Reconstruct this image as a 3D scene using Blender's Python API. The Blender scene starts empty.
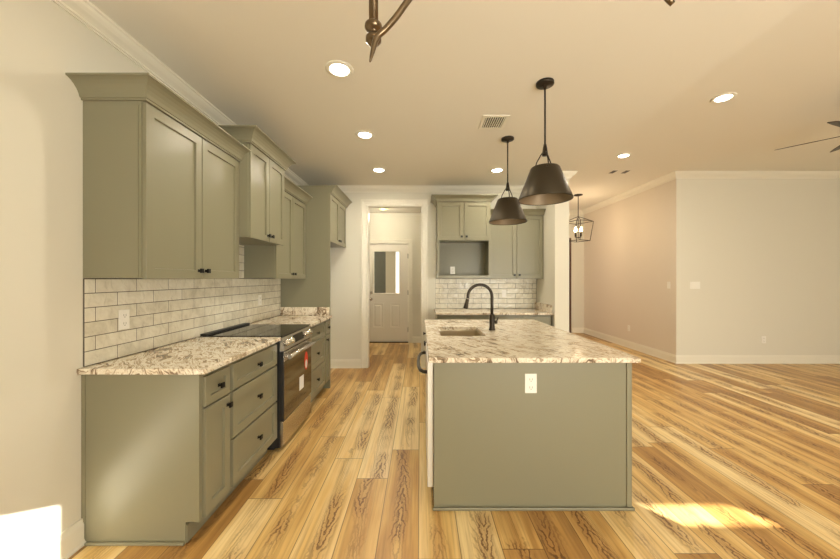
import bpy, bmesh, math, random
from mathutils import Vector, Matrix
random.seed(7)
S = bpy.context.scene
C = S.collection
PI = math.pi

# ------------------------------------------------------------------ camera, world, sun, daylight fill, exposure
cd = bpy.data.cameras.new('camera'); cam = bpy.data.objects.new('camera', cd); C.objects.link(cam)
cam.location = (0, 0, 1.375); cam.rotation_euler = (PI/2, 0, 0)
cd.sensor_width = 36; cd.lens = 333*36/840; cd.shift_y = -1/840; cd.clip_start = .02
S.camera = cam
S.view_settings.view_transform = 'Standard'; S.view_settings.look = 'None'
S.view_settings.gamma = 1; S.view_settings.use_curve_mapping = False
S.view_settings.exposure = -0.14
w = bpy.data.worlds.new('sky'); S.world = w; w.use_nodes = True
w.node_tree.nodes['Background'].inputs[0].default_value = (1, .94, .82, 1)
w.node_tree.nodes['Background'].inputs[1].default_value = 1.8

def light(name, kind, loc, energy, color=(1, 1, 1), size=.1, sy=None, direction=(0, 0, -1), parent=None, **kw):
    l = bpy.data.lights.new(name, kind); o = bpy.data.objects.new(name, l); C.objects.link(o)
    l.energy = energy; l.color = color
    if kind == 'AREA':
        l.shape = 'RECTANGLE' if sy else 'DISK'; l.size = size
        if sy: l.size_y = sy
    elif kind in ('POINT', 'SPOT'): l.shadow_soft_size = size
    for k, v in kw.items(): setattr(l, k, v)
    o.rotation_euler = Vector(direction).to_track_quat('-Z', 'Y').to_euler()
    if parent:
        o.parent = parent; o.location = Vector(loc) - parent.location
    else: o.location = loc
    return o

WARM = (1, .91, .74)
SUN_EL = math.atan(.364)
sun = light('sun', 'SUN', (6, -6, 5), 38.0, (1, .95, .85), direction=(-.63, .77, -.364)); sun.data.angle = .005
# added daylight fill lamps inside the rear and right walls, not at window openings
light('fill_rear_kitchen', 'AREA', (1.7, -2.5, 1.25), 200, (1, .975, .88), 2.6, 1.9, (-.25, 1, .55), spread=math.radians(135))
light('fill_rear_living', 'AREA', (5.2, -2.5, 1.2), 78, (1, .975, .88), 2.8, 1.8, (0, 1, -.25), spread=math.radians(110))
light('fill_living_right', 'AREA', (7.1, 1.4, 1.4), 26, (1, .97, .88), 3.0, 1.9, (-1, .2, -.5), spread=math.radians(120))
light('daylight_foyer', 'AREA', (2.05, 7.3, 1.6), 11, (1, .80, .68), .7, 1.9, (1, .1, 0))

# ------------------------------------------------------------------ materials
def mat(name, color=(.5, .5, .5), rough=.5, metal=0, emit=0, ecol=None, spec=None, bump=0, bscale=200, trans=0, coat=0, var=0, vscale=6):
    m = bpy.data.materials.new(name); m.use_nodes = True
    N = m.node_tree.nodes; L = m.node_tree.links; b = N['Principled BSDF']
    c = (*color, 1)
    b.inputs['Base Color'].default_value = c; b.inputs['Roughness'].default_value = rough
    b.inputs['Metallic'].default_value = metal
    if spec is not None: b.inputs['Specular IOR Level'].default_value = spec
    if emit:
        b.inputs['Emission Color'].default_value = (*(ecol or color), 1); b.inputs['Emission Strength'].default_value = emit
    if trans: b.inputs['Transmission Weight'].default_value = trans
    if coat: b.inputs['Coat Weight'].default_value = coat; b.inputs['Coat Roughness'].default_value = .08
    if bump or var:
        tc = N.new('ShaderNodeTexCoord')
        nz = N.new('ShaderNodeTexNoise'); nz.inputs['Scale'].default_value = bscale; nz.inputs['Detail'].default_value = 3
        L.new(tc.outputs['Object'], nz.inputs['Vector'])
        if bump:
            bp = N.new('ShaderNodeBump'); bp.inputs['Strength'].default_value = bump; bp.inputs['Distance'].default_value = .002
            L.new(nz.outputs['Fac'], bp.inputs['Height']); L.new(bp.outputs[0], b.inputs['Normal'])
        if var:
            n2 = N.new('ShaderNodeTexNoise'); n2.inputs['Scale'].default_value = vscale; n2.inputs['Detail'].default_value = 4
            L.new(tc.outputs['Object'], n2.inputs['Vector'])
            mx = N.new('ShaderNodeMix'); mx.data_type = 'RGBA'
            mx.inputs[6].default_value = (*[x*(1-var) for x in color], 1); mx.inputs[7].default_value = (*[min(1, x*(1+var)) for x in color], 1)
            L.new(n2.outputs['Fac'], mx.inputs[0]); L.new(mx.outputs[2], b.inputs['Base Color'])
    return m

class NG:
    """small helper to wire math nodes"""
    def __init__(s, m): s.m = m; s.N = m.node_tree.nodes; s.L = m.node_tree.links
    def set(s, inp, v):
        if v is None: return
        if hasattr(v, 'is_linked'): s.L.new(v, inp)
        else: inp.default_value = v
    def math(s, op, a, b=None, c=None):
        n = s.N.new('ShaderNodeMath'); n.operation = op
        s.set(n.inputs[0], a); s.set(n.inputs[1], b); s.set(n.inputs[2], c); return n.outputs[0]
    def xyz(s, x=0., y=0., z=0.):
        n = s.N.new('ShaderNodeCombineXYZ'); s.set(n.inputs[0], x); s.set(n.inputs[1], y); s.set(n.inputs[2], z); return n.outputs[0]
    def noise(s, v, scale, detail=2., rough=.5, dist=0.):
        n = s.N.new('ShaderNodeTexNoise'); s.L.new(v, n.inputs['Vector'])
        n.inputs['Scale'].default_value = scale; n.inputs['Detail'].default_value = detail
        n.inputs['Roughness'].default_value = rough; n.inputs['Distortion'].default_value = dist; return n.outputs['Fac']
    def ramp(s, f, stops):
        n = s.N.new('ShaderNodeValToRGB'); s.L.new(f, n.inputs[0]); e = n.color_ramp.elements
        while len(e) < len(stops): e.new(.5)
        for i, (p, c) in enumerate(stops):
            e[i].position = p; e[i].color = (*c, 1) if not isinstance(c, (int, float)) else (c, c, c, 1)
        return n.outputs[0]
    def mix(s, f, a, b, mode='MIX'):
        n = s.N.new('ShaderNodeMix'); n.data_type = 'RGBA'; n.blend_type = mode
        s.set(n.inputs[0], f)
        for k, v in ((6, a), (7, b)):
            if isinstance(v, tuple): v = (*v, 1)
            s.set(n.inputs[k], v)
        return n.outputs[2]
    def mapr(s, v, a, b, c=0., d=1.):
        n = s.N.new('ShaderNodeMapRange'); s.L.new(v, n.inputs[0])
        for i, q in enumerate((a, b, c, d)): n.inputs[i+1].default_value = q
        n.interpolation_type = 'SMOOTHSTEP'; return n.outputs[0]

def wood_floor():
    m = mat('plank floor', rough=.28); g = NG(m); N, L = g.N, g.L; b = N['Principled BSDF']
    tc = N.new('ShaderNodeTexCoord'); sp = N.new('ShaderNodeSeparateXYZ'); L.new(tc.outputs['Object'], sp.inputs[0])
    X, Y = sp.outputs[0], sp.outputs[1]
    PW, PL = .213, 1.55
    u = g.math('DIVIDE', g.math('ADD', X, 20.03), PW); col = g.math('FLOOR', u); fu = g.math('FRACT', u)
    wn = N.new('ShaderNodeTexWhiteNoise'); wn.noise_dimensions = '1D'; L.new(col, wn.inputs['W'])
    v = g.math('DIVIDE', g.math('ADD', g.math('ADD', Y, 20.), g.math('MULTIPLY', wn.outputs[0], PL*3)), PL)
    row = g.math('FLOOR', v); fv = g.math('FRACT', v)
    w2 = N.new('ShaderNodeTexWhiteNoise'); w2.noise_dimensions = '3D'; L.new(g.xyz(col, row, 3.), w2.inputs['Vector'])
    sc = N.new('ShaderNodeSeparateColor'); L.new(w2.outputs['Color'], sc.inputs[0]); r1, r2, r3 = sc.outputs
    # cathedral rings: contour lines of a stretched noise, shifted for each plank
    gx = g.math('ADD', X, g.math('MULTIPLY', r1, 31.)); gy = g.math('ADD', g.math('MULTIPLY', Y, .11), g.math('MULTIPLY', r2, 17.))
    jit = g.noise(g.xyz(g.math('MULTIPLY', gx, 1.), g.math('MULTIPLY', Y, 1.), 0.), 45, 2)
    n = g.noise(g.xyz(gx, gy, r3), 7.5, 1.0, .35)
    n = g.math('ADD', n, g.math('MULTIPLY', jit, .035))
    rings = g.math('SINE', g.math('MULTIPLY', n, 150.))
    line = g.mapr(rings, .1, .95)
    cen = g.math('ABSOLUTE', g.math('SUBTRACT', fu, .5))
    cmask = g.mapr(g.math('ADD', cen, g.math('MULTIPLY', g.noise(g.xyz(gx, gy, 5.), 5, 1), .35)), .2, .40, 1., .0)
    line = g.math('MULTIPLY', line, cmask)
    fine = g.noise(g.xyz(g.math('MULTIPLY', gx, 70.), g.math('MULTIPLY', Y, 1.6), r1), 1., 4, .6)
    broad = g.noise(g.xyz(g.math('MULTIPLY', gx, 13.), g.math('MULTIPLY', Y, 1.1), r2), 1., 3, .6)
    base = g.ramp(g.math('ADD', g.math('MULTIPLY', r3, .42), g.math('MULTIPLY', broad, .56)),
                  [(.26, (.38, .20, .058)), (.38, (.58, .33, .10)), (.52, (.78, .53, .20)), (.68, (.90, .70, .36))])
    wob = g.noise(g.xyz(g.math('MULTIPLY', r1, 9.), g.math('ADD', Y, g.math('MULTIPLY', r2, 7.)), 2.), 1.3, 2)
    xw = g.math('ABSOLUTE', g.math('ADD', g.math('MULTIPLY', g.math('SUBTRACT', fu, g.math('ADD', .3, g.math('MULTIPLY', r3, .4))), PW), g.math('MULTIPLY', g.math('SUBTRACT', wob, .5), .16)))
    sgn = g.math('SIGN', g.math('SUBTRACT', r1, .5))
    ns = g.noise(g.xyz(gx, Y, 1.), 16, 3, .6)
    ph = g.math('ADD', g.math('MULTIPLY', Y, g.math('MULTIPLY', sgn, 6.5)), g.math('ADD', g.math('MULTIPLY', xw, 36.), g.math('MULTIPLY', ns, 2.4)))
    chev = g.mapr(g.math('SINE', g.math('MULTIPLY', ph, 2*PI)), .15, .9)
    low = g.mapr(g.noise(g.xyz(g.math('MULTIPLY', r2, 31.), Y, r1), 2.2, 2), .40, .56)
    core = g.math('MULTIPLY', g.mapr(xw, .018, .058, 1., 0.), low)
    halo = g.math('MULTIPLY', g.mapr(xw, .01, .085, 1., 0.), g.math('ADD', .3, g.math('MULTIPLY', low, .7)))
    base = g.mix(g.math('MULTIPLY', halo, .5), base, (.40, .20, .06))
    line = g.math('MAXIMUM', g.math('MULTIPLY', chev, core), g.math('MULTIPLY', line, .45))
    c = g.mix(g.mapr(fine, .4, .75, 0., .45), base, (.28, .14, .045))
    c = g.mix(g.math('MULTIPLY', line, .85), c, (.13, .05, .014))
    su = g.math('MINIMUM', fu, g.math('SUBTRACT', 1., fu)); sv = g.math('MINIMUM', fv, g.math('SUBTRACT', 1., fv))
    seam = g.math('MAXIMUM', g.mapr(su, .006, .014, 1., 0.), g.mapr(sv, .0008, .0022, 1., 0.))
    c = g.mix(g.math('MULTIPLY', seam, .75), c, (.10, .045, .018))
    L.new(c, b.inputs['Base Color'])
    L.new(g.math('ADD', .24, g.math('MULTIPLY', fine, .18)), b.inputs['Roughness'])
    bp = N.new('ShaderNodeBump'); bp.inputs['Strength'].default_value = .25; bp.inputs['Distance'].default_value = .002
    L.new(g.math('SUBTRACT', g.math('MULTIPLY', fine, .3), seam), bp.inputs['Height']); L.new(bp.outputs[0], b.inputs['Normal'])
    return m

def granite():
    m = mat('granite', rough=.14); g = NG(m); N, L = g.N, g.L; b = N['Principled BSDF']
    ge = N.new('ShaderNodeNewGeometry'); m0 = N.new('ShaderNodeMapping'); L.new(ge.outputs['Position'], m0.inputs[0]); m0.inputs['Rotation'].default_value = (.25, .3, math.radians(58))
    mp = N.new('ShaderNodeMapping'); L.new(m0.outputs[0], mp.inputs[0]); mp.inputs['Scale'].default_value = (.8, 4.6, 2.4)
    warp = g.noise(mp.outputs[0], 1.6, 3, .55)
    sp = N.new('ShaderNodeSeparateXYZ'); L.new(mp.outputs[0], sp.inputs[0])
    v = g.xyz(sp.outputs[0], g.math('ADD', sp.outputs[1], g.math('MULTIPLY', warp, 1.7)), sp.outputs[2])
    n1 = g.noise(v, 1.9, 6, .68, .25)
    n2 = g.noise(v, 7., 5, .7, .15)
    n3 = g.noise(ge.outputs['Position'], 130, 2, .6)
    n4 = g.noise(g.xyz(g.math('MULTIPLY', sp.outputs[0], 2.2), g.math('MULTIPLY', g.math('ADD', sp.outputs[1], g.math('MULTIPLY', warp, 1.7)), 5.), sp.outputs[2]), 3.4, 4, .6, .1)
    f = g.math('ADD', g.math('ADD', g.math('MULTIPLY', n1, .44), g.math('MULTIPLY', n2, .22)), g.math('MULTIPLY', n4, .34))
    f = g.math('ADD', g.math('MULTIPLY', f, 1.4), -.20)
    c = g.ramp(f, [(.33, (.09, .065, .045)), (.40, (.25, .175, .11)), (.44, (.50, .38, .26)), (.475, (.80, .70, .54)),
                   (.515, (.92, .86, .73)), (.55, (.74, .62, .46)), (.585, (.36, .27, .18)), (.62, (.66, .53, .38)), (.66, (.90, .83, .69)), (.74, (.94, .90, .78))])
    c = g.mix(g.mapr(n3, .55, .72, 0., .3), c, (.28, .20, .14))
    L.new(c, b.inputs['Base Color']); return m

def tile_mat():
    m = mat('glazed tile', rough=.13); g = NG(m); N, L = g.N, g.L; b = N['Principled BSDF']
    ge = N.new('ShaderNodeNewGeometry')
    n = g.noise(ge.outputs['Position'], 9, 3, .6, .6)
    r = ge.outputs['Random Per Island']
    f = g.math('ADD', g.math('MULTIPLY', n, .8), g.math('MULTIPLY', r, .2))
    L.new(g.ramp(f, [(.25, (.60, .55, .42)), (.5, (.76, .71, .57)), (.72, (.84, .80, .67))]), b.inputs['Base Color'])
    bp = N.new('ShaderNodeBump'); bp.inputs['Strength'].default_value = .8; bp.inputs['Distance'].default_value = .012
    L.new(g.noise(ge.outputs['Position'], 17, 2, .5, .8), bp.inputs['Height']); L.new(bp.outputs[0], b.inputs['Normal'])
    return m

M = dict(
    wall=mat('wall paint', (.75, .715, .60), .75, bump=.06, bscale=350),
    wall_pinklit=mat('pink-lit wall paint', (.75, .68, .575), .6, bump=.06, bscale=350),  # the foyer's pinkish light is put into this wall colour
    ceil=mat('ceiling paint', (.83, .79, .69), .85, bump=.03, bscale=250),
    trim=mat('trim paint', (.84, .80, .68), .35),
    cab=mat('sage grey cabinet paint', (.245, .228, .150), .32, spec=.4, bump=.02, bscale=400),
    cabin=mat('cabinet inside', (.20, .19, .14), .5),
    black=mat('black knob metal', (.015, .014, .013), .35, .6),
    bronze=mat('oil rubbed bronze', (.045, .036, .027), .38, .75),
    shade=mat('shade metal', (.065, .053, .036), .42, .85),
    shade_in=mat('shade lining', (.26, .20, .13), .45, .5),
    brass=mat('aged bronze', (.17, .12, .07), .3, .9),
    steel=mat('stainless steel', (.62, .60, .56), .27, 1, bump=.03, bscale=300),
    sinksteel=mat('sink steel', (.66, .58, .44), .3, 1),
    chrome=mat('chrome', (.8, .78, .74), .12, 1),
    bglass=mat('black cooktop glass', (.012, .011, .010), .06),
    oven=mat('oven window glass', (.035, .022, .012), .06, coat=.6),
    blackp=mat('black plastic', (.02, .02, .02), .4),
    white=mat('white plastic', (.88, .85, .77), .35),
    slot=mat('socket slots', (.30, .27, .22), .5),
    red=mat('red paper tag', (.75, .05, .02), .5),
    paper=mat('white paper label', (.85, .84, .80), .6),
    door=mat('door paint', (.84, .79, .69), .3),
    glass=mat('door glass', (.95, .97, .95), .02, trans=1),
    lens=mat('lamp lens', (1, .95, .85), .5, emit=14, ecol=(1, .93, .80)),
    bulb=mat('candle bulb', (1, .8, .5), .4, emit=60, ecol=(1, .72, .38)),
    yglass=mat('yellow lamp glass', (.85, .72, .25), .3, emit=.8, ecol=(1, .8, .3)),
    brown=mat('dark brown door', (.12, .06, .035), .4),
    grout=mat('grout', (.13, .11, .08), .8),
    porch=mat('porch siding', (.85, .76, .60), .7),
    porchgrey=mat('porch grey door', (.17, .17, .14), .5),
    leaf=mat('porch shrub', (.12, .2, .06), .6, var=.4),
    dw=mat('dishwasher panel', (.80, .78, .72), .32, .35),
    floor=wood_floor(), granite=granite(), tile=tile_mat(),
)

# ------------------------------------------------------------------ mesh helpers
class MB:
    def __init__(s): s.v = []; s.f = []; s.sm = []
    def add(s, vs, fs, smooth=False):
        n = len(s.v); s.v += [Vector(p) for p in vs]; s.f += [[i+n for i in f] for f in fs]; s.sm += [smooth]*len(fs); return s
    def box(s, x0, x1, y0, y1, z0, z1, b=0):
        x0, x1 = min(x0, x1), max(x0, x1); y0, y1 = min(y0, y1), max(y0, y1); z0, z1 = min(z0, z1), max(z0, z1)
        if b:
            bm = bmesh.new(); bmesh.ops.create_cube(bm, size=1)
            for q in bm.verts: q.co = Vector(((x0+x1)/2+q.co.x*(x1-x0), (y0+y1)/2+q.co.y*(y1-y0), (z0+z1)/2+q.co.z*(z1-z0)))
            bmesh.ops.bevel(bm, geom=bm.edges[:], offset=b, segments=2, profile=.5, affect='EDGES')
            bm.verts.index_update()
            s.add([q.co.copy() for q in bm.verts], [[q.index for q in f.verts] for f in bm.faces]); bm.free(); return s
        v = [(x0, y0, z0), (x1, y0, z0), (x1, y1, z0), (x0, y1, z0), (x0, y0, z1), (x1, y0, z1), (x1, y1, z1), (x0, y1, z1)]
        return s.add(v, [(0, 3, 2, 1), (4, 5, 6, 7), (0, 1, 5, 4), (1, 2, 6, 5), (2, 3, 7, 6), (3, 0, 4, 7)])
    def loops(s, loops, closed_start=True, closed_end=True, smooth=False, wrap=False):
        n = len(loops[0]); vs = [p for l in loops for p in l]; fs = []
        K = len(loops)
        for k in range(K-1 if not wrap else K):
            a, b_ = k*n, ((k+1) % K)*n
            for i in range(n): fs.append((a+i, a+(i+1) % n, b_+(i+1) % n, b_+i))
        s.add(vs, fs, smooth)
        if not wrap:
            base = len(s.v)-K*n
            if closed_start: s.f.append([base+i for i in range(n)][::-1]); s.sm.append(False)
            if closed_end: s.f.append([base+(K-1)*n+i for i in range(n)]); s.sm.append(False)
        return s
    def lathe(s, prof, loc=(0, 0, 0), seg=32, axis='z', close=True, smooth=True):
        lo = []
        for r, h in prof:
            ring = []
            for i in range(seg):
                a = 2*PI*i/seg; p = (r*math.cos(a), r*math.sin(a), h)
                if axis == 'x': p = (h, p[0], p[1])
                if axis == 'y': p = (p[0], h, p[1])
                ring.append(Vector(p)+Vector(loc))
            lo.append(ring)
        return s.loops(lo, close, close, smooth)
    def tube(s, pts, r, seg=12, smooth=True):
        pts = [Vector(p) for p in pts]; rs = r if isinstance(r, (list, tuple)) else [r]*len(pts)
        lo = []; prev = None
        for i, p in enumerate(pts):
            t = (pts[min(i+1, len(pts)-1)]-pts[max(i-1, 0)]).normalized()
            if prev is None:
                a = Vector((0, 0, 1)) if abs(t.z) < .9 else Vector((1, 0, 0)); u = t.cross(a).normalized()
            else: u = (prev-t*prev.dot(t)).normalized()
            prev = u; q = t.cross(u)
            lo.append([p+(u*math.cos(2*PI*k/seg)+q*math.sin(2*PI*k/seg))*rs[i] for k in range(seg)])
        return s.loops(lo, smooth=smooth)
    def quad(s, a, b, c, d): return s.add([a, b, c, d], [(0, 1, 2, 3)])

def link(name, mb, m, parent=None, label=None):
    root = parent
    while root is not None and root.parent is not None: root = root.parent
    if root is not None: o0 = root.location.copy()
    else:
        xs = [p.x for p in mb.v]; ys = [p.y for p in mb.v]; zs = [p.z for p in mb.v]
        o0 = Vector(((min(xs)+max(xs))/2, (min(ys)+max(ys))/2, min(zs)))
    me = bpy.data.meshes.new(name)
    me.from_pydata([tuple(p-o0) for p in mb.v], [], mb.f)
    bm = bmesh.new(); bm.from_mesh(me); bmesh.ops.recalc_face_normals(bm, faces=bm.faces[:]); bm.to_mesh(me); bm.free()
    for p, sm in zip(me.polygons, mb.sm): p.use_smooth = sm
    me.materials.append(m if not isinstance(m, str) else M[m])
    o = bpy.data.objects.new(name, me); C.objects.link(o)
    if parent is not None: o.parent = parent
    else: o.location = o0
    if label: o['label'] = label
    return o
def tag(o, label, cat, group=None):
    o['label'] = label; o['category'] = cat
    if group: o['group'] = group
    return o
def thing(name, loc, label, cat, group=None):
    o = bpy.data.objects.new(name, None); C.objects.link(o); o.location = loc; o.empty_display_size = .1
    return tag(o, label, cat, group)
def struct(name, mb, m, world_origin=False, parent=None):
    o = link(name, mb, m, parent)
    if parent is None:
        if world_origin:
            o.data.transform(Matrix.Translation(o.location)); o.location = (0, 0, 0)
        o['kind'] = 'structure'
    return o
def copy_tree(o, loc=None, label=None, parent=None):
    c = o.copy(); C.objects.link(c); c.parent = parent
    for ch in o.children: copy_tree(ch, parent=c)
    if loc is not None: c.location = loc
    if label: c['label'] = label
    return c
def B(*a, **k): return MB().box(*a, **k)

def sweep(path, prof, closed=False, mb=None):
    """closed profile of (out, z) swept on a floor-plan path, out = to the left of travel, mitred"""
    mb = mb or MB(); P = [Vector(p) for p in path]; lo = []
    for i, p in enumerate(P):
        d1 = (P[i]-P[i-1]).normalized() if i else None
        d2 = (P[i+1]-P[i]).normalized() if i < len(P)-1 else None
        if d1 is None: d1 = d2
        if d2 is None: d2 = d1
        n1 = Vector((-d1.y, d1.x)); n2 = Vector((-d2.y, d2.x)); n = n1+n2; n = n/(n.length_squared/2)
        lo.append([(p.x+n.x*o, p.y+n.y*o, z) for o, z in prof])
    return mb.loops(lo)
def crown_prof(zt, h=.084, p=.078):
    pts = [(0, 0), (1, 0), (1, -.14), (.88, -.2), (.80, -.34), (.62, -.52), (.40, -.66), (.26, -.76), (.24, -.88), (.14, -.9), (.14, -1), (0, -1)]
    return [(a*p, zt+b*h) for a, b in pts]
def base_prof(h=.135, t=.016):
    return [(0, .001), (.026, .001), (.026, .012), (t, .02), (t, h-.03), (t*.7, h-.018), (t*.6, h), (0, h)]
def cab_crown(zt, zb, p=.085):
    h = zt-zb
    pts = [(0, 0), (1, 0), (1, -.10), (.90, -.12), (.72, -.20), (.54, -.33), (.38, -.50), (.27, -.68), (.2, -.88), (.12, -.90), (.12, -1), (0, -1)]
    return [(a*p, zt+b*h) for a, b in pts]

# ------------------------------------------------------------------ the setting
XW, YB, XP, YP, XE = -1.752, 5.12, 1.79, 4.42, 1.97       # left wall, kitchen back wall, pier left face, pier end, ceiling edge
ZK, ZL = 2.78, 3.09
YL, XF, YF, XR, Y0 = 5.39, 4.15, 8.42, 7.2, -2.6
struct('floor', B(XW-.12, XR+.12, Y0-.12, YF+.12, -.1, 0), 'floor', True)
struct('wall_left', B(XW-.12, XW, Y0, YF, 0, ZK), 'wall')
OX0, OX1, OZ = -.807, .026, 2.49
struct('wall_back', B(XW, OX0, YB, YB+.12, 0, ZK).box(OX1, XP, YB, YB+.12, 0, ZK).box(OX0, OX1, YB, YB+.12, OZ, ZK), 'wall')
struct('wall_pier', B(XP, 1.98, YP, YF, 0, ZK), 'wall')
struct('ceiling', B(XW-.12, XE, Y0-.12, YF+.12, ZK, ZL+.1), 'ceil')
struct('ceiling_living', B(XE, XR+.12, Y0-.12, YF+.12, ZL, ZL+.1), 'ceil')
struct('wall_living', B(XF, XR+.12, YL, YL+.12, 0, ZL), 'wall')
struct('wall_foyer_right', B(XF, XF+.12, YL+.12, YF, 0, ZL).box(XF-.001, XF, YL+.0005, YF, 0, ZL), 'wall_pinklit')
# foyer end wall with the front door
struct('wall_foyer_end', B(1.98, 2.88, YF, YF+.12, 0, ZL).box(3.82, XF+.12, YF, YF+.12, 0, ZL).box(2.88, 3.82, YF, YF+.12, 2.40, ZL), 'wall')
d = struct('door_2', B(2.885, 3.815, YF+.03, YF+.07, .005, 2.395, b=.003), 'brown')
struct('door_frame', B(3.785, 3.82, YF-.012, YF+.03, 0, 2.40).box(2.88, 2.915, YF-.012, YF+.03, 0, 2.40).box(2.915, 3.785, YF-.012, YF+.03, 2.365, 2.40), 'brown', parent=d)
# right living wall, unseen rear wall, its two high windows shaped for the sun patches
struct('wall_right', B(XR, XR+.12, Y0, YL, 0, ZL), 'wall')
def rear():
    mb = MB(); xs = [XW-.12, .72, 1.735, 5.10, 5.70, XR+.12]
    zt = ZL
    for i in (0, 2, 4): mb.box(xs[i], xs[i+1], Y0-.05, Y0, 0, zt)
    mb.box(xs[1], xs[2], Y0-.05, Y0, 0, 1.98).box(xs[1], xs[2], Y0-.05, Y0, 2.285, zt)
    mb.box(xs[3], xs[4], Y0-.05, Y0, 0, 2.10).box(xs[3], xs[4], Y0-.05, Y0, 2.206, zt)
    return mb
struct('wall_rear', rear(), 'wall')
for i, (a, b_, c_, e_) in enumerate(((.72, 1.735, 1.98, 2.285), (5.10, 5.70, 2.10, 2.206))):
    struct('window_%d' % (i+1), B(a-.06, a-.002, Y0+.001, Y0+.02, c_-.06, e_+.06).box(b_+.002, b_+.06, Y0+.001, Y0+.02, c_-.06, e_+.06)
           .box(a-.002, b_+.002, Y0+.001, Y0+.02, e_+.002, e_+.06).box(a-.002, b_+.002, Y0+.001, Y0+.02, c_-.06, c_-.002), 'trim')
# crown, baseboards, casings
struct('trim_1', sweep([(1.98, 5.0), (1.98, YP), (XP, YP), (XP, YB), (XW, YB), (XW, Y0)], crown_prof(ZK)), 'trim')
struct('trim_2', sweep([(XR, Y0), (XR, YL), (XF, YL), (XF, YF), (1.98, YF), (1.98, 5.2)], crown_prof(ZL, .10, .09)), 'trim')
struct('baseboard_left', sweep([(XW, 1.728), (XW, Y0)], base_prof()), 'trim')
struct('baseboard_back', sweep([(OX0-.102, YB), (XW, YB), (XW, 4.2)], base_prof()), 'trim')
struct('baseboard_pier', sweep([(1.98, YF), (1.98, YP), (XP, YP)], base_prof()), 'trim')
struct('baseboard_living', sweep([(XR, Y0), (XR, YL), (XF, YL), (XF, YF), (3.84, YF)], base_prof()), 'trim')
def casing(x0, x1, z1, y, wd=.10, t=.02):
    mb = MB(); lo = []
    for o, dd in ((0, 0), (0, t*.7), (.012, t*.7), (.02, t*.55), (wd*.7, t*.8), (wd*.82, t), (wd, t), (wd, 0)):
        pass
    prof = [(0, 0), (0, t*.7), (.014, t*.7), (.02, t*.5), (wd*.66, t*.75), (wd*.78, t), (wd, t), (wd, 0)]
    L = [[(x0-o, y-dd, .001) for o, dd in prof], [(x0-o, y-dd, z1+o) for o, dd in prof],
         [(x1+o, y-dd, z1+o) for o, dd in prof], [(x1+o, y-dd, .001) for o, dd in prof]]
    return mb.loops(L)
struct('trim_3', casing(OX0, OX1, OZ, YB).box(OX0, OX0+.012, YB, YB+.12, .001, OZ-.012).box(OX1-.012, OX1, YB, YB+.12, .001, OZ-.012)
       .box(OX0, OX1, YB, YB+.12, OZ-.012, OZ), 'trim')
struct('trim_4', sweep([(.235, YB), (.13, YB)], base_prof()), 'trim')
# utility room behind the cased opening
YU = 7.13; DX0, DX1, DZ = -1.115, -.253, 2.12
struct('wall_utility_back', B(XW, DX0, YU, YU+.12, 0, ZK).box(DX1, XP, YU, YU+.12, 0, ZK).box(DX0, DX1, YU, YU+.12, DZ, ZK), 'wall')
struct('trim_5', casing(DX0, DX1, DZ, YU, .09), 'trim')
struct('baseboard_utility', sweep([(XP, YU), (DX1+.092, YU)], base_prof()), 'trim')
# half-lite door
d1 = struct('door_1', MB(), 'door') if False else None
def half_lite():
    y0, y1 = YU+.02, YU+.062; a, b_ = DX0+.004, DX1-.004
    gx0, gx1, gz0, gz1 = -.995, -.43, 1.05, 1.965
    mb = B(a, gx0, y0, y1, .02, DZ-.004).box(gx1, b_, y0, y1, .02, DZ-.004).box(gx0, gx1, y0, y1, gz1, DZ-.004).box(gx0, gx1, y0, y1, .02, gz0)
    o = struct('door_1', mb, 'door')
    def ring(x0, x1, z0, z1, wd, t):
        m_ = MB(); lo = []
        for q, dd in ((0, 0), (0, -t), (wd*.5, -t*1.2), (wd, -t*.4), (wd, 0)):
            lo.append([(x0+q, y0+dd, z0+q), (x1-q, y0+dd, z0+q), (x1-q, y0+dd, z1-q), (x0+q, y0+dd, z1-q)])
        return m_.loops(lo, False, False)
    struct('lite_frame', ring(gx0-.02, gx1+.02, gz0-.02, gz1+.02, .035, .014), 'door', parent=o)
    struct('glass_pane', B(gx0, gx1, y0+.018, y0+.024, gz0, gz1), 'glass', parent=o)
    for x0, x1 in ((-1.02, -.78), (-.65, -.41)):
        m_ = ring(x0, x1, .31, .85, .03, .008)
        m_.loops([[(x0+.05, y0, .36), (x1-.05, y0, .36), (x1-.05, y0, .80), (x0+.05, y0, .80)],
                  [(x0+.065, y0-.008, .375), (x1-.065, y0-.008, .375), (x1-.065, y0-.008, .785), (x0+.065, y0-.008, .785)]])
        struct('raised_panel', m_, 'door', parent=o)
    for z in (.28, 1.07, 1.86): struct('hinge', B(b_-.006, b_+.012, y0-.012, y0-.001, z-.05, z+.05), 'bronze', parent=o)
    m_ = MB().lathe([(.001, 0), (.03, 0), (.03, -.012), (.012, -.02), (.012, -.045), (.026, -.05), (.028, -.07), (.001, -.078)], (DX0+.07, y0, .93), 20, 'y')
    struct('door_handle', m_, 'steel', parent=o)
    struct('deadbolt', MB().lathe([(.001, 0), (.028, 0), (.028, -.012), (.001, -.014)], (DX0+.07, y0, 1.07), 20, 'y'), 'steel', parent=o)
    struct('threshold', B(DX0+.002, DX1-.002, YU-.01, YU+.1, .001, .018), 'bronze', parent=o)
half_lite()
struct('floor_porch', B(-3, 1.2, YF+.13, YF+2.2, -.1, -.001), 'grout')
struct('wall_porch', B(-.92, -.655, YF+.5, YF+.6, 0, 2.9), 'porch')
pd = struct('door_3', B(-2.2, -.921, YF+.5, YF+.56, 0, 2.9), 'porchgrey')

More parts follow.
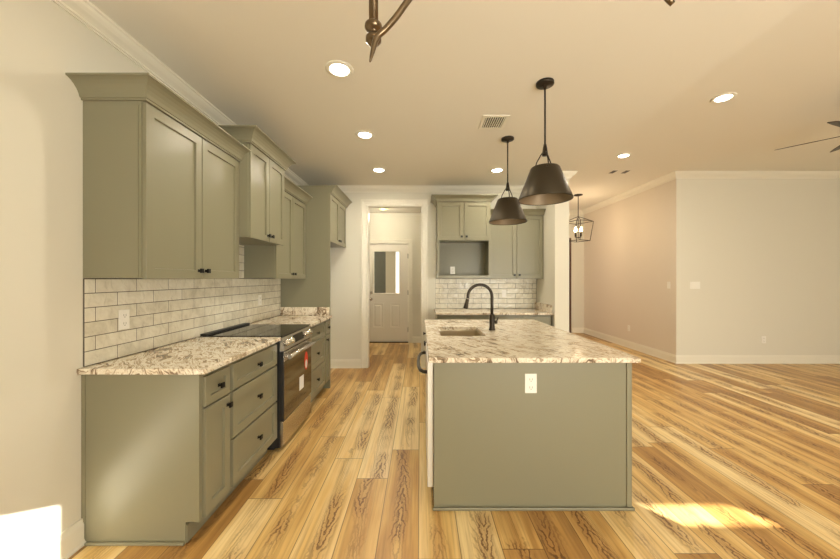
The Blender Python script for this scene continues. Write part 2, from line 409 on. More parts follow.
# ------------------------------------------------------------------ cabinets
class Frame:
    """u = along the front, n = out of the front, z up"""
    def __init__(s, o, u, n): s.o = Vector((*o, 0)); s.u = Vector((*u, 0)); s.n = Vector((*n, 0))
    def p(s, u, n, z): return s.o+s.u*u+s.n*n+Vector((0, 0, z))
    def box(s, mb, u0, u1, n0, n1, z0, z1, b=0):
        a = s.p(u0, n0, z0); c = s.p(u1, n1, z1); return mb.box(a.x, c.x, a.y, c.y, a.z, c.z, b)
def shaker(F, u0, u1, z0, z1, n0=0, t=.02, fr=.055, slab=False):
    g = .003; u0 += g; u1 -= g; z0 += g; z1 -= g; mb = MB(); lo = []
    fr = min(fr, (u1-u0)*.27, (z1-z0)*.27)
    steps = [(0, 0), (0, t-.002), (.002, t), (fr, t), (fr+.002, t-.013)]
    for q, dn in steps:
        lo.append([F.p(u0+q, n0+dn, z0+q), F.p(u1-q, n0+dn, z0+q), F.p(u1-q, n0+dn, z1-q), F.p(u0+q, n0+dn, z1-q)])
    return mb.loops(lo)
def knob_mb(F, u, z, n=.02):
    mb = MB(); r = .0145
    F.box(mb, u-.009, u+.009, n, n+.003, z-.009, z+.009)
    F.box(mb, u-.0055, u+.0055, n+.003, n+.016, z-.0055, z+.0055)
    F.box(mb, u-r, u+r, n+.016, n+.028, z-r, z+r, b=.003)
    return mb
def add_front(root, F, kind, u0, u1, z0, z1, knob=None, n0=0):
    o = link(kind, shaker(F, u0, u1, z0, z1, n0), 'cab', root)
    if knob: link('knob', knob_mb(F, knob[0], knob[1], n0+.02), 'black', o)
    return o

GU = 'wall cabinets along the tiled left wall'; 
def upper(name, F, w_, depth, z0, z1, zc, label, group, ends=(True, True), niche=None, panel=True):
    """F origin: front-left corner of carcass at floor plan; depth goes to -n"""
    c = F.p(w_/2, -depth/2, z0)
    r = thing(name, c, label, 'cabinet', group)
    mb = MB()
    if niche:
        zt = niche
        F.box(mb, 0, w_, -depth, 0, zt, z1)
        F.box(mb, 0, .018, -depth, 0, z0, zt); F.box(mb, w_-.018, w_, -depth, 0, z0, zt)
        F.box(mb, .018, w_-.018, -depth, 0, z0, z0+.03); F.box(mb, .018, w_-.018, -depth, -depth+.008, z0+.03, zt)
        F.box(mb, 0, .03, 0, .018, z0, zt); F.box(mb, w_-.03, w_, 0, .018, z0, zt); F.box(mb, .03, w_-.03, 0, .018, z0, z0+.04)
    else: F.box(mb, 0, w_, -depth, 0, z0, z1)
    link('body', mb, 'cab', r)
    # applied side stiles, then crown
    u0 = 0.003; h = w_/2
    zb = niche if niche else z0-.008
    add_front(r, F, 'door', u0, h, zb, z1, (h-.035, zb+.055)); add_front(r, F, 'door', h, w_-u0, zb, z1, (h+.035, zb+.055))
    pr = cab_crown(zc, z1)
    path = []
    n_ = .021
    a = [F.p(0, -depth, 0), F.p(0, n_, 0), F.p(w_, n_, 0), F.p(w_, -depth, 0)]
    if not ends[0]: a = a[1:]
    if not ends[1]: a = a[:-1]
    pts = [(q.x, q.y) for q in a]
    # out must be on the left of travel
    d_ = Vector(pts[-1])-Vector(pts[0]) if len(pts) == 2 else None
    P = [Vector(q) for q in pts]; k = 1 if ends[0] else 0
    t = (P[k+1]-P[k]).normalized()
    if Vector((-t.y, t.x)).dot(Vector((F.n.x, F.n.y))) < 0: P = P[::-1]
    cm = sweep([tuple(q) for q in P], pr)
    F.box(cm, 0, w_, -depth, n_, z1+.0005, zc-.004)
    link('crown_moulding', cm, 'cab', r)
    return r
FL = lambda xf, y: Frame((xf, y), (0, 1), (1, 0))
g_ = 'sage grey wall cabinets in the left run'
Y1, Y2, Y3, Y4 = 1.73, 2.635, 3.305, 4.17
c1 = upper('wall_cabinet', FL(-1.447, Y1), Y2-Y1, .305, 1.378, 2.298, 2.392, 'sage grey two-door wall cabinet nearest the camera, over the left counter end', g_)
link('side_panel', B(-1.732, -1.462, Y1-.004, Y1-.0005, 1.378, 2.275), 'cab', c1)
upper('wall_cabinet', FL(-1.362, Y2), Y3-Y2, .39, 1.705, 2.448, 2.55, 'shorter, raised and deeper two-door wall cabinet hung above the range', g_)
upper('wall_cabinet', FL(-1.447, Y3), Y4-Y3, .305, 1.378, 2.298, 2.392, 'two-door wall cabinet between the raised range cabinet and the tall fridge panel', g_, (True, False))
pf = link('refrigerator_panel', B(XW+.001, -1.127, Y4+.001, Y4+.02, .001, 2.448), 'cab')
tag(pf, 'tall sage grey end panel standing at the far end of the left counter', 'cabinet panel')
upper('wall_cabinet', FL(-1.147, Y4+.021), 5.08-Y4-.021, .60, 1.848, 2.448, 2.55, 'high two-door cabinet above the empty refrigerator space by the doorway', g_, (False, True))
link_f = None

def base(name, F, w_, depth, label, group, layout, toe=True, left_end=False, right_end=False, toe_d=.075):
    r = thing(name, F.p(w_/2, -depth/2, 0), label, 'cabinet', group)
    mb = MB()
    F.box(mb, 0, w_, -depth, 0, .115, .884); F.box(mb, .0, w_, -depth, -toe_d, .001, .115)
    link('body', mb, 'cab', r)
    for kind, u0, u1, z0, z1, kb in layout: add_front(r, F, kind, u0, u1, z0, z1, kb)
    mt = MB(); F.box(mt, 0.0, w_, -toe_d, -toe_d+.01, .002, .095); link('toe_kick', mt, 'cab', r)
    return r
def one(w_, kr=True): return [('drawer', .012, w_-.012, .70, .862, (w_/2, .781)), ('door', .012, w_-.012, .12, .694, ((w_-.045) if kr else .045, .640))]
def three(w_): return [('drawer', .012, w_-.012, .70, .862, (w_/2, .781)), ('drawer', .012, w_-.012, .413, .694, (w_/2, .56)), ('drawer', .012, w_-.012, .12, .407, (w_/2, .275))]
XB = -1.142; DB = XB-XW-.001
gb = 'sage grey base cabinets in the left run'
ba = base('base_cabinet', FL(XB, Y1), .255, DB, 'narrow base cabinet with one drawer over a door at the near counter end', gb, one(.255))
pn = MB(); pts = [(XW+.001, .001), (XB-.072, .001), (XB-.072, .115), (XB, .115), (XB, .884), (XW+.001, .884)]
pn.loops([[(x, Y1-.006, z) for x, z in pts], [(x, Y1-.0005, z) for x, z in pts]])
pn.box(XW+.02, XW+.001, Y1-.009, Y1-.006, .03, .884).box(XB-.02, XB, Y1-.009, Y1-.006, .115, .884)
link('side_panel', pn, 'cab', ba)
link('shoe_moulding', B(XW+.028, XB-.070, Y1-.022, Y1-.0065, .001, .016, b=.004), 'cab', ba)
base('base_cabinet', FL(XB, Y1+.256), Y2-Y1-.259, DB, 'wide three-drawer base cabinet just in front of the range', gb, three(Y2-Y1-.259))
base('base_cabinet', FL(XB, 3.312), .640, DB, 'three-drawer base cabinet on the far side of the range', gb, three(.640))
base('base_cabinet', FL(XB, 3.953), .214, DB, 'narrow drawer-and-door base cabinet at the far end by the fridge panel', gb, one(.214, False))

# counters of the left run
def counter(x0, x1, y0, y1, lab, name='countertop'):
    return tag(link(name, B(x0, x1, y0, y1, .8845, .914, b=.004), 'granite'), lab, 'countertop')
k1 = counter(XW+.001, -1.098, Y1-.035, 2.632, 'streaked cream granite countertop at the near end, left of the range')
k2 = counter(XW+.001, -1.098, 3.311, Y4, 'short granite countertop between the range and the tall panel')
link('side_splash', B(XW+.012, -1.13, Y4-.024, Y4-.001, .9145, 1.018, b=.003), 'granite', k2)

# tile
def tiles(x, y0, y1, z0, z1, axis, t=.009, tw=.26, th=.0762, clip=None):
    gr = MB(); mb = MB(); n = int(math.ceil((z1-z0)/th-.05))
    for k in range(n):
        off = (tw*.5 if k % 2 else 0); y = y0-off-.07
        za, zb = z0+k*th, min(z0+(k+1)*th, z1)
        while y < y1:
            a, b_ = max(y, y0), min(y+tw, y1)
            if clip and za >= clip[2]-.01: a, b_ = max(a, clip[0]), min(b_, clip[1])
            if b_-a > .012:
                e = .0019
                if axis == 'y': mb.box(x+.002, x+t, a+e, b_-e, za+e, zb-e, b=.0016)
                else: mb.box(a+e, b_-e, x-t, x-.002, za+e, zb-e, b=.0016)
            y += tw
    return mb
# left wall backsplash, going up to the raised cabinet behind the range
bs = link('backsplash', tiles(XW, Y1, Y4-.002, .916, 1.376, 'y'), 'tile')
tag(bs, 'glossy handmade cream subway tile backsplash along the left wall', 'backsplash')
link('tile_riser', tiles(XW, Y2+.002, Y3-.002, 1.3765, 1.703, 'y'), 'tile', bs)
link('grout', B(XW+.0005, XW+.0075, Y1, Y4-.001, .9155, 1.3765).box(XW+.0005, XW+.0075, Y2+.001, Y3-.001, 1.3765, 1.7035), 'grout', bs)
bn = link('backsplash', tiles(YB, .235, XP-.002, .916, 1.376, 'x'), 'tile')
tag(bn, 'cream subway tile backsplash in the back nook behind the island', 'backsplash')
link('grout', B(.235, XP-.001, YB-.0075, YB-.0005, .9155, 1.3765), 'grout', bn)

# back nook
FB = lambda x, y: Frame((x, y), (1, 0), (0, -1))
gn = 'sage grey cabinets in the back nook'
upper('wall_cabinet', FB(.245, 4.76), .764, .359, 1.378, 2.467, 2.55, 'nook wall cabinet with two short doors over an open microwave shelf', gn, niche=1.916)
upper('wall_cabinet', FB(1.012, 4.835), .775, .284, 1.378, 2.29, 2.365, 'nook wall cabinet with two tall doors, beside the pier', gn, (False, False))
def pair(w_):
    h = w_/2
    return [('drawer', .012, h, .70, .862, (h/2, .781)), ('drawer', h, w_-.012, .70, .862, (h*1.5, .781)),
            ('door', .012, h, .12, .694, (h-.04, .64)), ('door', h, w_-.012, .12, .694, (h+.04, .64))]
base('base_cabinet', FB(.235, 4.50), .765, .618, 'nook base cabinet under the open shelf, mostly hidden by the island', gn, pair(.765))
base('base_cabinet', FB(1.002, 4.50), .765, .618, 'nook base cabinet beside the pier, mostly hidden by the island', gn, pair(.765))
kn = counter(.215, XP-.002, 4.46, YB-.001, 'granite countertop in the back nook beyond the island')
link('side_splash', B(XP-.024, XP-.001, 4.50, YB-.012, .9145, 1.018, b=.003), 'granite', kn)

# ------------------------------------------------------------------ island
IY0, IY1, IX0, IX1 = 1.978, 3.70, .083, 1.259
isl = thing('kitchen_island', ((IX0+IX1)/2, (IY0+IY1)/2, 0), 'large sage grey kitchen island with plain end panel facing the camera', 'kitchen island')
DWY0, DWY1 = 2.01, 2.62
SX0, SX1, SY0, SY1 = .165, .535, 2.67, 3.19
mb = B(.70, IX1-.006, IY0+.02, IY1, .001, .884)                                   # right part, carcass
mb.box(IX0+.06, .70, DWY1+.004, IY1, .001, .62).box(IX0, .70, SY1+.02, IY1, .115, .884).box(IX0, IX0+.02, DWY1+.004, SY1+.02, .115, .884)
mb.box(IX0+.02, .70, IY0+.02, DWY0-.004, .001, .884)
link('body', mb, 'cab', isl)
link('end_panel', B(IX0, IX1, IY0+.006, IY0+.0195, .001, .884), 'cab', isl)
for a in (IX0, IX1-.03): link('corner_strip', B(a, a+.03, IY0, IY0+.006, .018, .884), 'cab', isl)
link('side_panel', B(IX1-.0055, IX1, IY0+.02, IY1, .001, .884), 'cab', isl)
link('shoe_moulding', B(IX0-.008, IX1+.012, IY0-.012, IY0-.0005, .001, .018, b=.004).box(IX1+.0005, IX1+.012, IY0, IY1, .001, .018, b=.004), 'cab', isl)
FI = Frame((IX0, IY1), (0, -1), (-1, 0))
LI = IY1-DWY1-.01
add_front(isl, FI, 'drawer', .005, .42, .70, .862, (.15, .79)); add_front(isl, FI, 'door', .005, .42, .12, .694, (.38, .64))
add_front(isl, FI, 'door', .425, .425+(LI-.425)/2, .12, .862, (.425+(LI-.425)/2-.03, .80)); add_front(isl, FI, 'door', .425+(LI-.425)/2, LI, .12, .862, (.425+(LI-.425)/2+.03, .80))
# island countertop with the sink cut out
def slab_hole(x0, x1, y0, y1, z0, z1, a, b_, c_, d_, bv=.004, r=.03):
    mb = MB(); seg = 6
    def rr(x0, x1, y0, y1, r, z):
        out = []
        for cx, cy, a0 in ((x1-r, y1-r, 0), (x0+r, y1-r, PI/2), (x0+r, y0+r, PI), (x1-r, y0+r, 1.5*PI)):
            for k in range(seg+1):
                t = a0+PI/2*k/seg; out.append((cx+r*math.cos(t), cy+r*math.sin(t), z))
        return out
    o = [rr(x0+q, x1-q, y0+q, y1-q, .008, z) for q, z in ((bv, z1), (0, z1-bv), (0, z0+bv), (bv, z0))]
    i = [rr(a, b_, c_, d_, r, z) for z in (z0, z1)]
    return mb.loops(o+i, wrap=True)
kt = link('countertop', slab_hole(.050, 1.283, 1.931, 3.744, .8845, .914, SX0, SX1, SY0, SY1), 'granite')
tag(kt, 'large streaked cream and brown granite countertop on the island', 'countertop')
# sink
sk = thing('sink', ((SX0+SX1)/2, (SY0+SY1)/2, .66), 'undermount stainless steel sink set in the island countertop', 'sink')
def rrect(x0, x1, y0, y1, r, z, seg=5):
    out = []
    for cx, cy, a0 in ((x1-r, y1-r, 0), (x0+r, y1-r, PI/2), (x0+r, y0+r, PI), (x1-r, y0+r, 1.5*PI)):
        for k in range(seg+1):
            t = a0+PI/2*k/seg; out.append((cx+r*math.cos(t), cy+r*math.sin(t), z))
    return out
bl = [(-.018, .8835), (-.002, .8835), (-.001, .875), (.004, .72), (.03, .69), (.10, .684)]
bo = [(.10, .678), (.03, .682), (-.004, .715), (-.008, .87), (-.018, .876)]
link('basin', MB().loops([rrect(SX0+q, SX1-q, SY0+q, SY1-q, .035+.02*(q > .02), z) for q, z in bl+bo], wrap=True)
     .loops([rrect(SX0+.10, SX1-.10, SY0+.10, SY1-.10, .055, z) for z in (.678, .684)]), 'sinksteel', sk)
link('drain', MB().lathe([(.001, .6845), (.045, .6845), (.045, .688), (.03, .688), (.028, .686), (.001, .686)], ((SX0+SX1)/2, (SY0+SY1)/2, 0), 24), 'chrome', sk)
# faucet
fx, fy = .645, 2.98
fc = thing('faucet', (fx, fy, .9145), 'dark bronze gooseneck pull-down faucet beside the island sink', 'faucet')
link('base', MB().lathe([(.001, .9145), (.030, .9145), (.030, .922), (.025, .928), (.023, .94), (.023, 1.045), (.018, 1.055), (.001, 1.056)], (fx, fy, 0), 24), 'bronze', fc)
ra = .108; zc = 1.212
arc = [(fx, fy, 1.05), (fx, fy, 1.13)]+[(fx-ra+ra*math.cos(t), fy, zc+ra*math.sin(t)) for t in [PI*k/16*1.02 for k in range(0, 17)]]
e = Vector(arc[-1]); arc.append((e.x-.003, fy, e.z-.012))
link('spout', MB().tube(arc, .0135, 14), 'bronze', fc)
e = Vector(arc[-1]); dn = Vector((-.22, 0, -1)).normalized()
link('spray_head', MB().tube([e, e+dn*.006, e+dn*.008, e+dn*.03, e+dn*.085, e+dn*.09], [.0145, .0145, .016, .0165, .021, .017], 16), 'bronze', fc)
link('collar', MB().tube([e-dn*.004, e+dn*.003], .0152, 16), 'chrome', fc)
link('lever', MB().lathe([(.001, .020), (.015, .020), (.015, .045), (.001, .047)], (fx, fy, .985), 16, 'x').tube([(fx+.036, fy, .985), (fx+.042, fy-.006, 1.0), (fx+.050, fy-.02, 1.03)], [.007, .006, .004], 10), 'bronze', fc)
# dishwasher
dw = thing('dishwasher', (.35, 2.31, 0), 'pale built-in dishwasher in the aisle side of the island', 'dishwasher')
link('tub', B(.083, .69, DWY0, DWY1, .02, .878), 'blackp', dw)
link('door', B(.045, .0825, DWY0-.006, DWY1, .118, .872, b=.004), 'dw', dw)
link('kick_plate', B(.10, .11, DWY0, DWY1, .004, .115).box(.0995, .12, DWY0, DWY0+.02, .004, .118), 'blackp', dw)
hp = [(.045, 2.05, .80), (.022, 2.055, .80), (.003, 2.09, .80), (-.008, 2.17, .80), (-.012, 2.31, .80), (-.008, 2.46, .80), (.003, 2.54, .80), (.022, 2.575, .80), (.045, 2.58, .80)]
link('handle', MB().tube(hp, .011, 12), 'bronze', dw)

# ------------------------------------------------------------------ range
ry0, ry1 = 2.638, 3.306
rg = thing('range', (-1.42, (ry0+ry1)/2, 0), 'stainless steel slide-in electric range with black glass top between the drawers', 'range')
XF_ = -1.112
link('body', B(XW+.03, XF_, ry0, ry1, .03, .903).box(XW+.06, XF_-.06, ry0+.03, ry1-.03, .001, .03), 'blackp', rg)
link('cooktop', B(XW+.012, -1.088, ry0-.004, ry1+.004, .9145, .921, b=.002).box(XW+.03, -1.10, ry0+.001, ry1-.001, .9035, .9145), 'bglass', rg)
link('rear_vent', B(XW+.012, XW+.062, ry0-.004, ry1+.004, .9215, .936, b=.004), 'blackp', rg)
cp = MB(); pr = [(XF_+.001, .798), (-1.076, .798), (-1.070, .806), (-1.096, .9035), (XF_+.001, .9035)]
cp.loops([[(x, ry0, z) for x, z in pr], [(x, ry1, z) for x, z in pr]])
cpo = link('control_panel', cp, 'steel', rg)
ax = Vector((.966, 0, .257)); 
for ky in (ry0+.065, ry0+.15, ry1-.15, ry1-.065):
    c0 = Vector((-1.0826, ky, .853))
    link('control_knob', MB().tube([c0+ax*.001, c0+ax*.006, c0+ax*.0062, c0+ax*.03, c0+ax*.032], [.027, .027, .022, .020, .016], 20), 'chrome', cpo)
a0, b0 = ry0+.225, ry1-.225
sl = lambda z, o=.0015: -1.070+(z-.806)/(.9035-.806)*(-.026)+o
link('display', MB().loops([[(sl(z, o), a0, z), (sl(z, o), b0, z), (sl(z2, o), b0, z2), (sl(z2, o), a0, z2)] for z, z2, o in ((.826, .886, 0), (.826, .886, .003))]), 'bglass', cpo)
od = link('oven_door', B(XF_+.001, -1.0825, ry0+.003, ry1-.003, .245, .790, b=.003), 'blackp', rg)
link('top_rail', B(-1.082, -1.078, ry0+.003, ry1-.003, .713, .790, b=.0015), 'steel', od, 'stainless rail behind the handle')
link('window', B(-1.082, -1.078, ry0+.004, ry1-.004, .248, .712, b=.0015), 'oven', od)
link('handle', MB().tube([(-1.043, ry0+.03, .745), (-1.043, ry1-.03, .745)], .0175, 14).box(-1.0778, -1.044, ry0+.05, ry0+.075, .738, .758, b=.003).box(-1.0778, -1.044, ry1-.075, ry1-.05, .738, .758, b=.003), 'steel', od)
tg = MB().loops([[(x, ry1-.155+.045*math.cos(t)*s_, .600+.085*math.sin(t)*s_) for t in [2*PI*k/20 for k in range(20)]] for x, s_ in ((-1.0775, 1), (-1.0765, 1))])
link('energy_tag', tg, 'red', od, 'red oval paper tag')
link('tag_print', MB().loops([[(x, ry1-.155+.030*math.cos(t), .570+.040*math.sin(t)) for t in [2*PI*k/16 for k in range(16)]] for x in (-1.076, -1.0757)]), 'paper', od, 'white printed patch')
link('paper_label', B(-1.0775, -1.0768, ry1-.33, ry1-.22, .37, .49), 'paper', od, 'white paper label on the glass')
link('storage_drawer', B(XF_+.001, -1.084, ry0+.003, ry1-.003, .045, .238, b=.004), 'steel', rg)

# ------------------------------------------------------------------ outlets and switches
def plate(F, u, z, lab, kind='outlet', gangs=1, n=0, group=None):
    w_ = .07+.046*(gangs-1); c = F.p(u, n+.003, z-.0575)
    r = thing('wall_outlet' if kind == 'outlet' else 'light_switch', c, lab, kind if kind == 'outlet' else 'switch', group)
    mb = MB(); F.box(mb, u-w_/2, u+w_/2, n+.0005, n+.006, z-.0575, z+.0575, b=.002); link('cover_plate', mb, 'white', r)
    for g in range(gangs):
        uu = u+(g-(gangs-1)/2)*.046
        if kind == 'outlet':
            for dz in (.024, -.024):
                m_ = MB(); F.box(m_, uu-.0165, uu+.0165, n+.006, n+.008, z+dz-.016, z+dz+.016, b=.0008); q = link('receptacle', m_, 'white', r)
                m_ = MB(); F.box(m_, uu-.009, uu-.006, n+.008, n+.0085, z+dz-.004, z+dz+.008); F.box(m_, uu+.006, uu+.009, n+.008, n+.0085, z+dz-.004, z+dz+.008)
                F.box(m_, uu-.003, uu+.003, n+.008, n+.0085, z+dz-.012, z+dz-.007); link('slots', m_, 'slot', q)
        else:
            m_ = MB(); F.box(m_, uu-.0165, uu+.0165, n+.006, n+.008, z-.033, z+.033, b=.0008); q = link('rocker', m_, 'white', r)
            m_ = MB(); F.box(m_, uu-.012, uu+.012, n+.008, n+.011, z-.026, z+.002, b=.001); link('paddle', m_, 'white', q)
    return r
plate(FL(XW, 0), 1.958, 1.134, 'white outlet on the left tile backsplash nearest the camera', n=.009)
plate(FL(XW, 0), 3.62, 1.14, 'white outlet on the left tile backsplash beyond the range', n=.009)
plate(FB(0, IY0+.006), .659, .751, 'white outlet on the island end panel facing the camera', n=0)
plate(FB(0, YB), 1.29, 1.14, 'white switch plate on the nook backsplash tile', 'switch', n=.009)
plate(FB(0, 5.111), .50, 1.50, 'white outlet inside the open microwave shelf', n=0)
plate(FB(0, YL), 4.45, 1.265, 'three-gang white switch plate on the cream living room wall', 'switch', 3)
plate(FB(0, YL), 5.56, .385, 'low white outlet on the cream living room wall')
FR = Frame((XF-.001, 0), (0, -1), (-1, 0))
plate(FR, -5.55, 1.265, 'switch plate on the pink-lit foyer wall by the corner', 'switch')
plate(FR, -6.61, .39, 'low outlet on the pink-lit foyer wall above the baseboard')

# ------------------------------------------------------------------ ceiling lights
def downlight(x, y, z, lab, power=12):
    r = thing('recessed_light', (x, y, z), lab, 'ceiling light', 'recessed ceiling lights')
    link('trim_ring', MB().lathe([(.001, -.0005), (.094, -.0005), (.094, -.004), (.088, -.008), (.070, -.010), (.066, -.006), (.001, -.006)], (x, y, z), 36), 'trim', r)
    link('lens', MB().lathe([(.001, -.0065), (.064, -.0065), (.060, -.010), (.001, -.0105)], (x, y, z), 36), 'lens', r)
    light('lamp_glow', 'AREA', (x, y, z-.014), power, WARM, .12, parent=r, spread=math.radians(170))
    return r
PK = 11
downlight(-.540, 2.233, ZK, 'recessed light nearest the camera above the left aisle', PK)
downlight(-.537, 3.249, ZK, 'recessed light above the aisle beside the range, second from the camera', PK)
downlight(-.53, 4.30, ZK, 'recessed light just in front of the cased doorway', PK)
downlight(.997, 4.31, ZK, 'recessed light in front of the nook cabinets, right above the far pendant', PK)
downlight(2.875, 3.155, ZL, 'recessed light in the raised living room ceiling, nearer and larger one', 13)
downlight(2.836, 4.64, ZL, 'recessed light in the raised ceiling towards the foyer, farther smaller one', 13)

def pendant(x, y, lab):
    r = thing('pendant_light', (x, y, ZK), lab, 'pendant light', 'cone pendants over the island')
    link('canopy', MB().lathe([(.001, -.0005), (.062, -.0005), (.062, -.018), (.050, -.024), (.012, -.026), (.009, -.05), (.001, -.05)], (x, y, ZK), 32), 'bronze', r)
    link('rod', MB().tube([(x, y, ZK-.045), (x, y, 2.33)], .0065, 12), 'bronze', r)
    link('stem_cap', MB().lathe([(.001, 2.335), (.010, 2.335), (.014, 2.315), (.020, 2.27), (.020, 2.255), (.001, 2.255)], (x, y, 0), 24), 'bronze', r)
    for a in (.5, .5+2*PI/3, .5+4*PI/3):
        c_, s_ = math.cos(a), math.sin(a)
        link('bracket_arm', MB().tube([(x+.012*c_, y+.012*s_, 2.285), (x+.03*c_, y+.03*s_, 2.262), (x+.058*c_, y+.058*s_, 2.215), (x+.066*c_, y+.066*s_, 2.185), (x+.068*c_, y+.068*s_, 2.171)], .0045, 8), 'bronze', r)
    link('lamp_shade', MB().lathe([(.012, 2.170), (.094, 2.170), (.100, 2.164), (.186, 1.945), (.1855, 1.938), (.181, 1.940), (.097, 2.158), (.012, 2.162)], (x, y, 0), 56, close=False).lathe([(.001, 2.162), (.0125, 2.162), (.0125, 2.170), (.001, 2.170)], (x, y, 0), 56), 'shade', r)
    link('shade_lining', MB().lathe([(.096, 2.156), (.180, 1.942)], (x, y, 0), 56, close=False), 'shade_in', r)
    for a in (.3, .3+2*PI/3, .3+4*PI/3):
        c_, s_ = math.cos(a), math.sin(a)
        link('thumb_screw', MB().lathe([(.001, -.004), (.007, -.004), (.007, .004), (.001, .004)], (x+.112*c_, y+.112*s_, 2.148), 10), 'bronze', r)
    link('socket', MB().lathe([(.001, 2.1615), (.02, 2.1615), (.02, 2.12), (.001, 2.12)], (x, y, 0), 20), 'bronze', r)
    link('bulb', MB().lathe([(.001, 2.119), (.013, 2.119), (.03, 2.07), (.03, 2.05), (.018, 2.025), (.001, 2.02)], (x, y, 0), 20), 'white', r)
    return r
pendant(.896, 2.387, 'larger-looking bronze cone pendant light, nearest over the island')
pendant(.878, 3.335, 'smaller-looking bronze cone pendant light, farther over the island')

# open cage lantern in the foyer
lx, ly = 3.24, 6.82
ln = thing('lantern_pendant', (lx, ly, ZL), 'open cage lantern with lit candle bulbs hanging in the foyer', 'pendant light')
link('canopy', MB().lathe([(.001, -.0005), (.085, -.0005), (.085, -.015), (.03, -.03), (.001, -.03)], (lx, ly, ZL), 28), 'bronze', ln)
link('rod', MB().tube([(lx, ly, ZL-.028), (lx, ly, 2.64)], .008, 10), 'bronze', ln)
zt, ze, zb_ = 2.645, 2.53, 2.145; wt, wb = .20, .155
rot = math.radians(28)
def cr(w_, z, k): 
    a = rot+PI/4+k*PI/2; return Vector((lx+w_*math.sqrt(2)*math.cos(a), ly+w_*math.sqrt(2)*math.sin(a), z))
mb = MB()
for k in range(4):
    mb.tube([(lx, ly, zt), cr(wt, ze, k)], .007, 6, False).tube([cr(wt, ze, k), cr(wt, ze, k+1)], .007, 6, False)
    mb.tube([cr(wt, ze, k), cr(wb, zb_, k)], .007, 6, False).tube([cr(wb, zb_, k), cr(wb, zb_, k+1)], .007, 6, False)
link('cage', mb, 'bronze', ln)
link('stem', MB().tube([(lx, ly, 2.64), (lx, ly, 2.20)], .006, 8).lathe([(.001, 2.19), (.02, 2.20), (.02, 2.215), (.001, 2.22)], (lx, ly, 0), 16), 'bronze', ln)
for k in range(4):
    a = rot+k*PI/2; cx, cy = lx+.07*math.cos(a), ly+.07*math.sin(a)
    cn = link('candle', MB().tube([(lx, ly, 2.215), (cx, cy, 2.215), (cx, cy, 2.24)], .005, 8).tube([(cx, cy, 2.24), (cx, cy, 2.33)], .011, 12), 'bronze', ln)
    link('bulb', MB().lathe([(.001, 2.33), (.012, 2.335), (.02, 2.36), (.012, 2.40), (.001, 2.43)], (cx, cy, 0), 14), 'bulb', cn)
light('lantern_glow', 'POINT', (lx, ly, 2.38), 16, (1, .76, .50), .09, parent=ln)

# chandelier over the camera, only its lower finial and two arm ends reach into view
sx, sy_ = -.1257, .90
ch = thing('chandelier', (sx, sy_, ZK), 'aged bronze chandelier hanging at the top edge, finial and curved arm showing', 'chandelier')
link('canopy', MB().lathe([(.001, -.0005), (.065, -.0005), (.06, -.02), (.02, -.03), (.001, -.03)], (sx, sy_, ZK), 28), 'brass', ch)
link('stem', MB().tube([(sx, sy_, ZK-.028), (sx, sy_, 2.062)], .0125, 16), 'brass', ch)
link('finial', MB().lathe([(.001, 2.066), (.016, 2.066), (.023, 2.060), (.024, 2.052), (.019, 2.045), (.013, 2.042), (.011, 2.036), (.015, 2.032), (.021, 2.026), (.021, 2.016), (.015, 2.009), (.009, 2.004), (.006, 1.998), (.001, 1.996)], (sx, sy_, 0), 20), 'brass', ch)
def bez(P, n=40):
    out = []; P = [Vector(p) for p in P]
    for i in range(len(P)-1):
        p0, p1, p2, p3 = P[max(i-1, 0)], P[i], P[i+1], P[min(i+2, len(P)-1)]
        for k in range(6):
            t = k/6; out.append(.5*((2*p1)+(-p0+p2)*t+(2*p0-5*p1+4*p2-p3)*t*t+(-p0+3*p1-3*p2+p3)*t**3))
    out.append(P[-1]); return out
ya = .85
A = bez([(-.1276, ya, 1.928), (-.122, ya, 1.95), (-.110, ya, 1.990), (-.087, ya, 2.0125), (-.0587, ya, 2.0455), (-.029, ya, 2.087), (.02, ya+.01, 2.16), (.10, ya+.03, 2.24), (.24, ya+.04, 2.29), (.42, ya+.02, 2.27), (.56, ya, 2.17), (.645, ya, 2.075)])
nA = len(A); rad = [min(.0082, .0022+.0075*i/14) for i in range(nA)]
rad[-2:] = [.0075, .006]
link('arm', MB().tube(A, rad, 10), 'brass', ch)
link('arm_support', MB().tube([(sx, sy_, 2.30), (.0, .89, 2.30), (.10, ya+.03, 2.243)], .008, 10), 'brass', ch)
for az in (200, 280):
    c_, s_ = math.cos(math.radians(az)), math.sin(math.radians(az))
    link('arm', MB().tube(bez([(sx, sy_, 2.30), (sx+.12*c_, sy_+.12*s_, 2.26), (sx+.3*c_, sy_+.3*s_, 2.30), (sx+.5*c_, sy_+.5*s_, 2.40)]), .008, 10), 'brass', ch)

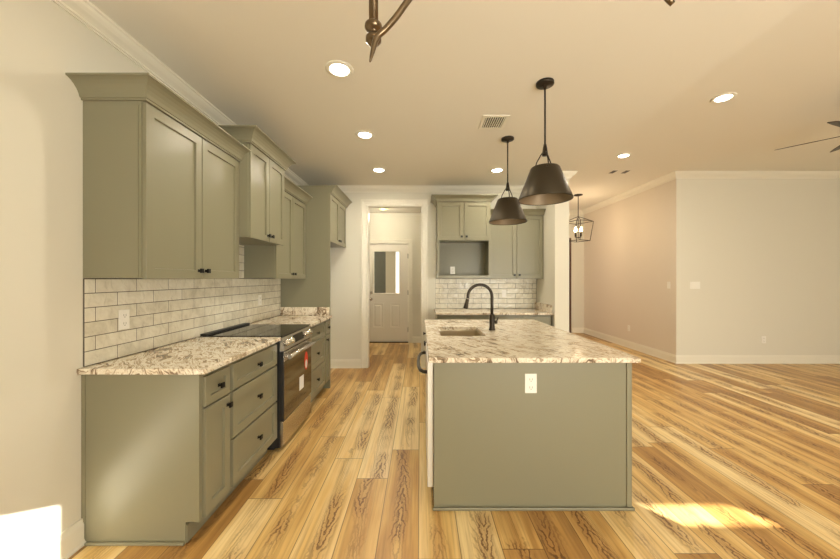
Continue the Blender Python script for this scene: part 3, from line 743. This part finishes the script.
# ceiling fan (living room, right edge)
hx, hy, bz = 4.12, 3.096, 2.74
fn = thing('ceiling_fan', (hx, hy, ZL), 'dark ceiling fan at the right edge of the raised living room ceiling', 'ceiling fan')
link('canopy', MB().lathe([(.001, -.0005), (.07, -.0005), (.06, -.04), (.015, -.05), (.001, -.05)], (hx, hy, ZL), 28), 'bronze', fn)
link('downrod', MB().tube([(hx, hy, ZL-.045), (hx, hy, 2.82)], .013, 12), 'bronze', fn)
link('motor', MB().lathe([(.001, 2.83), (.04, 2.83), (.10, 2.80), (.11, 2.77), (.11, 2.72), (.08, 2.69), (.001, 2.685)], (hx, hy, 0), 32), 'bronze', fn)
t1 = math.atan2(3.54-hy, 3.77-hx)
for k in range(5):
    a = t1+k*2*PI/5; u = Vector((math.cos(a), math.sin(a), 0)); q = Vector((-u.y, u.x, 0)); h0 = Vector((hx, hy, bz))
    tilt = -.25
    lo = []
    for r_, hw in ((.105, .02), (.20, .032), (.45, .038), (.555, .034), (.566, .024)):
        cc = h0+u*r_; up = Vector((0, 0, 1))
        lo.append([cc-q*hw-up*(hw*tilt)-up*.003, cc+q*hw+up*(hw*tilt)-up*.003, cc+q*hw+up*(hw*tilt)+up*.003, cc-q*hw-up*(hw*tilt)+up*.003])
    link('blade', MB().loops(lo), 'bronze', fn)

# vents
def vent(x0, x1, y0, y1, z, lab, n=9, horiz=True):
    r = thing('ceiling_vent', ((x0+x1)/2, (y0+y1)/2, z), lab, 'vent')
    f_ = .028
    link('frame', B(x0, x1, y0, y0+f_, z-.008, z-.0005).box(x0, x1, y1-f_, y1, z-.008, z-.0005).box(x0, x0+f_, y0+f_, y1-f_, z-.008, z-.0005).box(x1-f_, x1, y0+f_, y1-f_, z-.008, z-.0005), 'trim', r)
    link('backing', B(x0+f_, x1-f_, y0+f_, y1-f_, z-.002, z-.0005), 'blackp', r)
    for k in range(n):
        t = x0+f_+(x1-x0-2*f_)*(k+.5)/n
        link('slat', B(t-.004, t+.004, y0+f_, y1-f_, z-.0075, z-.0025), 'trim', r)
    return r
vent(.545, .775, 2.86, 3.12, ZK, 'square white register vent in the kitchen ceiling left of the pendants')
vs = thing('ceiling_vent', (3.19, 5.34, ZL), 'small slot vent in the foyer end of the raised ceiling', 'vent')
link('frame', B(3.03, 3.35, 5.25, 5.43, ZL-.006, ZL-.0005), 'ceil', vs)
for x in (3.06, 3.26): link('slot', B(x, x+.07, 5.27, 5.41, ZL-.008, ZL-.0065), 'blackp', vs)
# utility room lamp
fl = thing('flush_light', (-.72, 6.55, ZK), 'small yellow flush ceiling light in the utility room past the doorway', 'ceiling light')
link('base', MB().lathe([(.001, -.0005), (.07, -.0005), (.07, -.015), (.001, -.015)], (-.72, 6.55, ZK), 24), 'trim', fl)
link('glass_shade', MB().lathe([(.001, -.0155), (.085, -.0155), (.08, -.04), (.05, -.06), (.001, -.066)], (-.72, 6.55, ZK), 24), 'yglass', fl)
light('flush_glow', 'POINT', (-.72, 6.35, 2.55), 22, (1, .90, .72), .1, parent=fl)
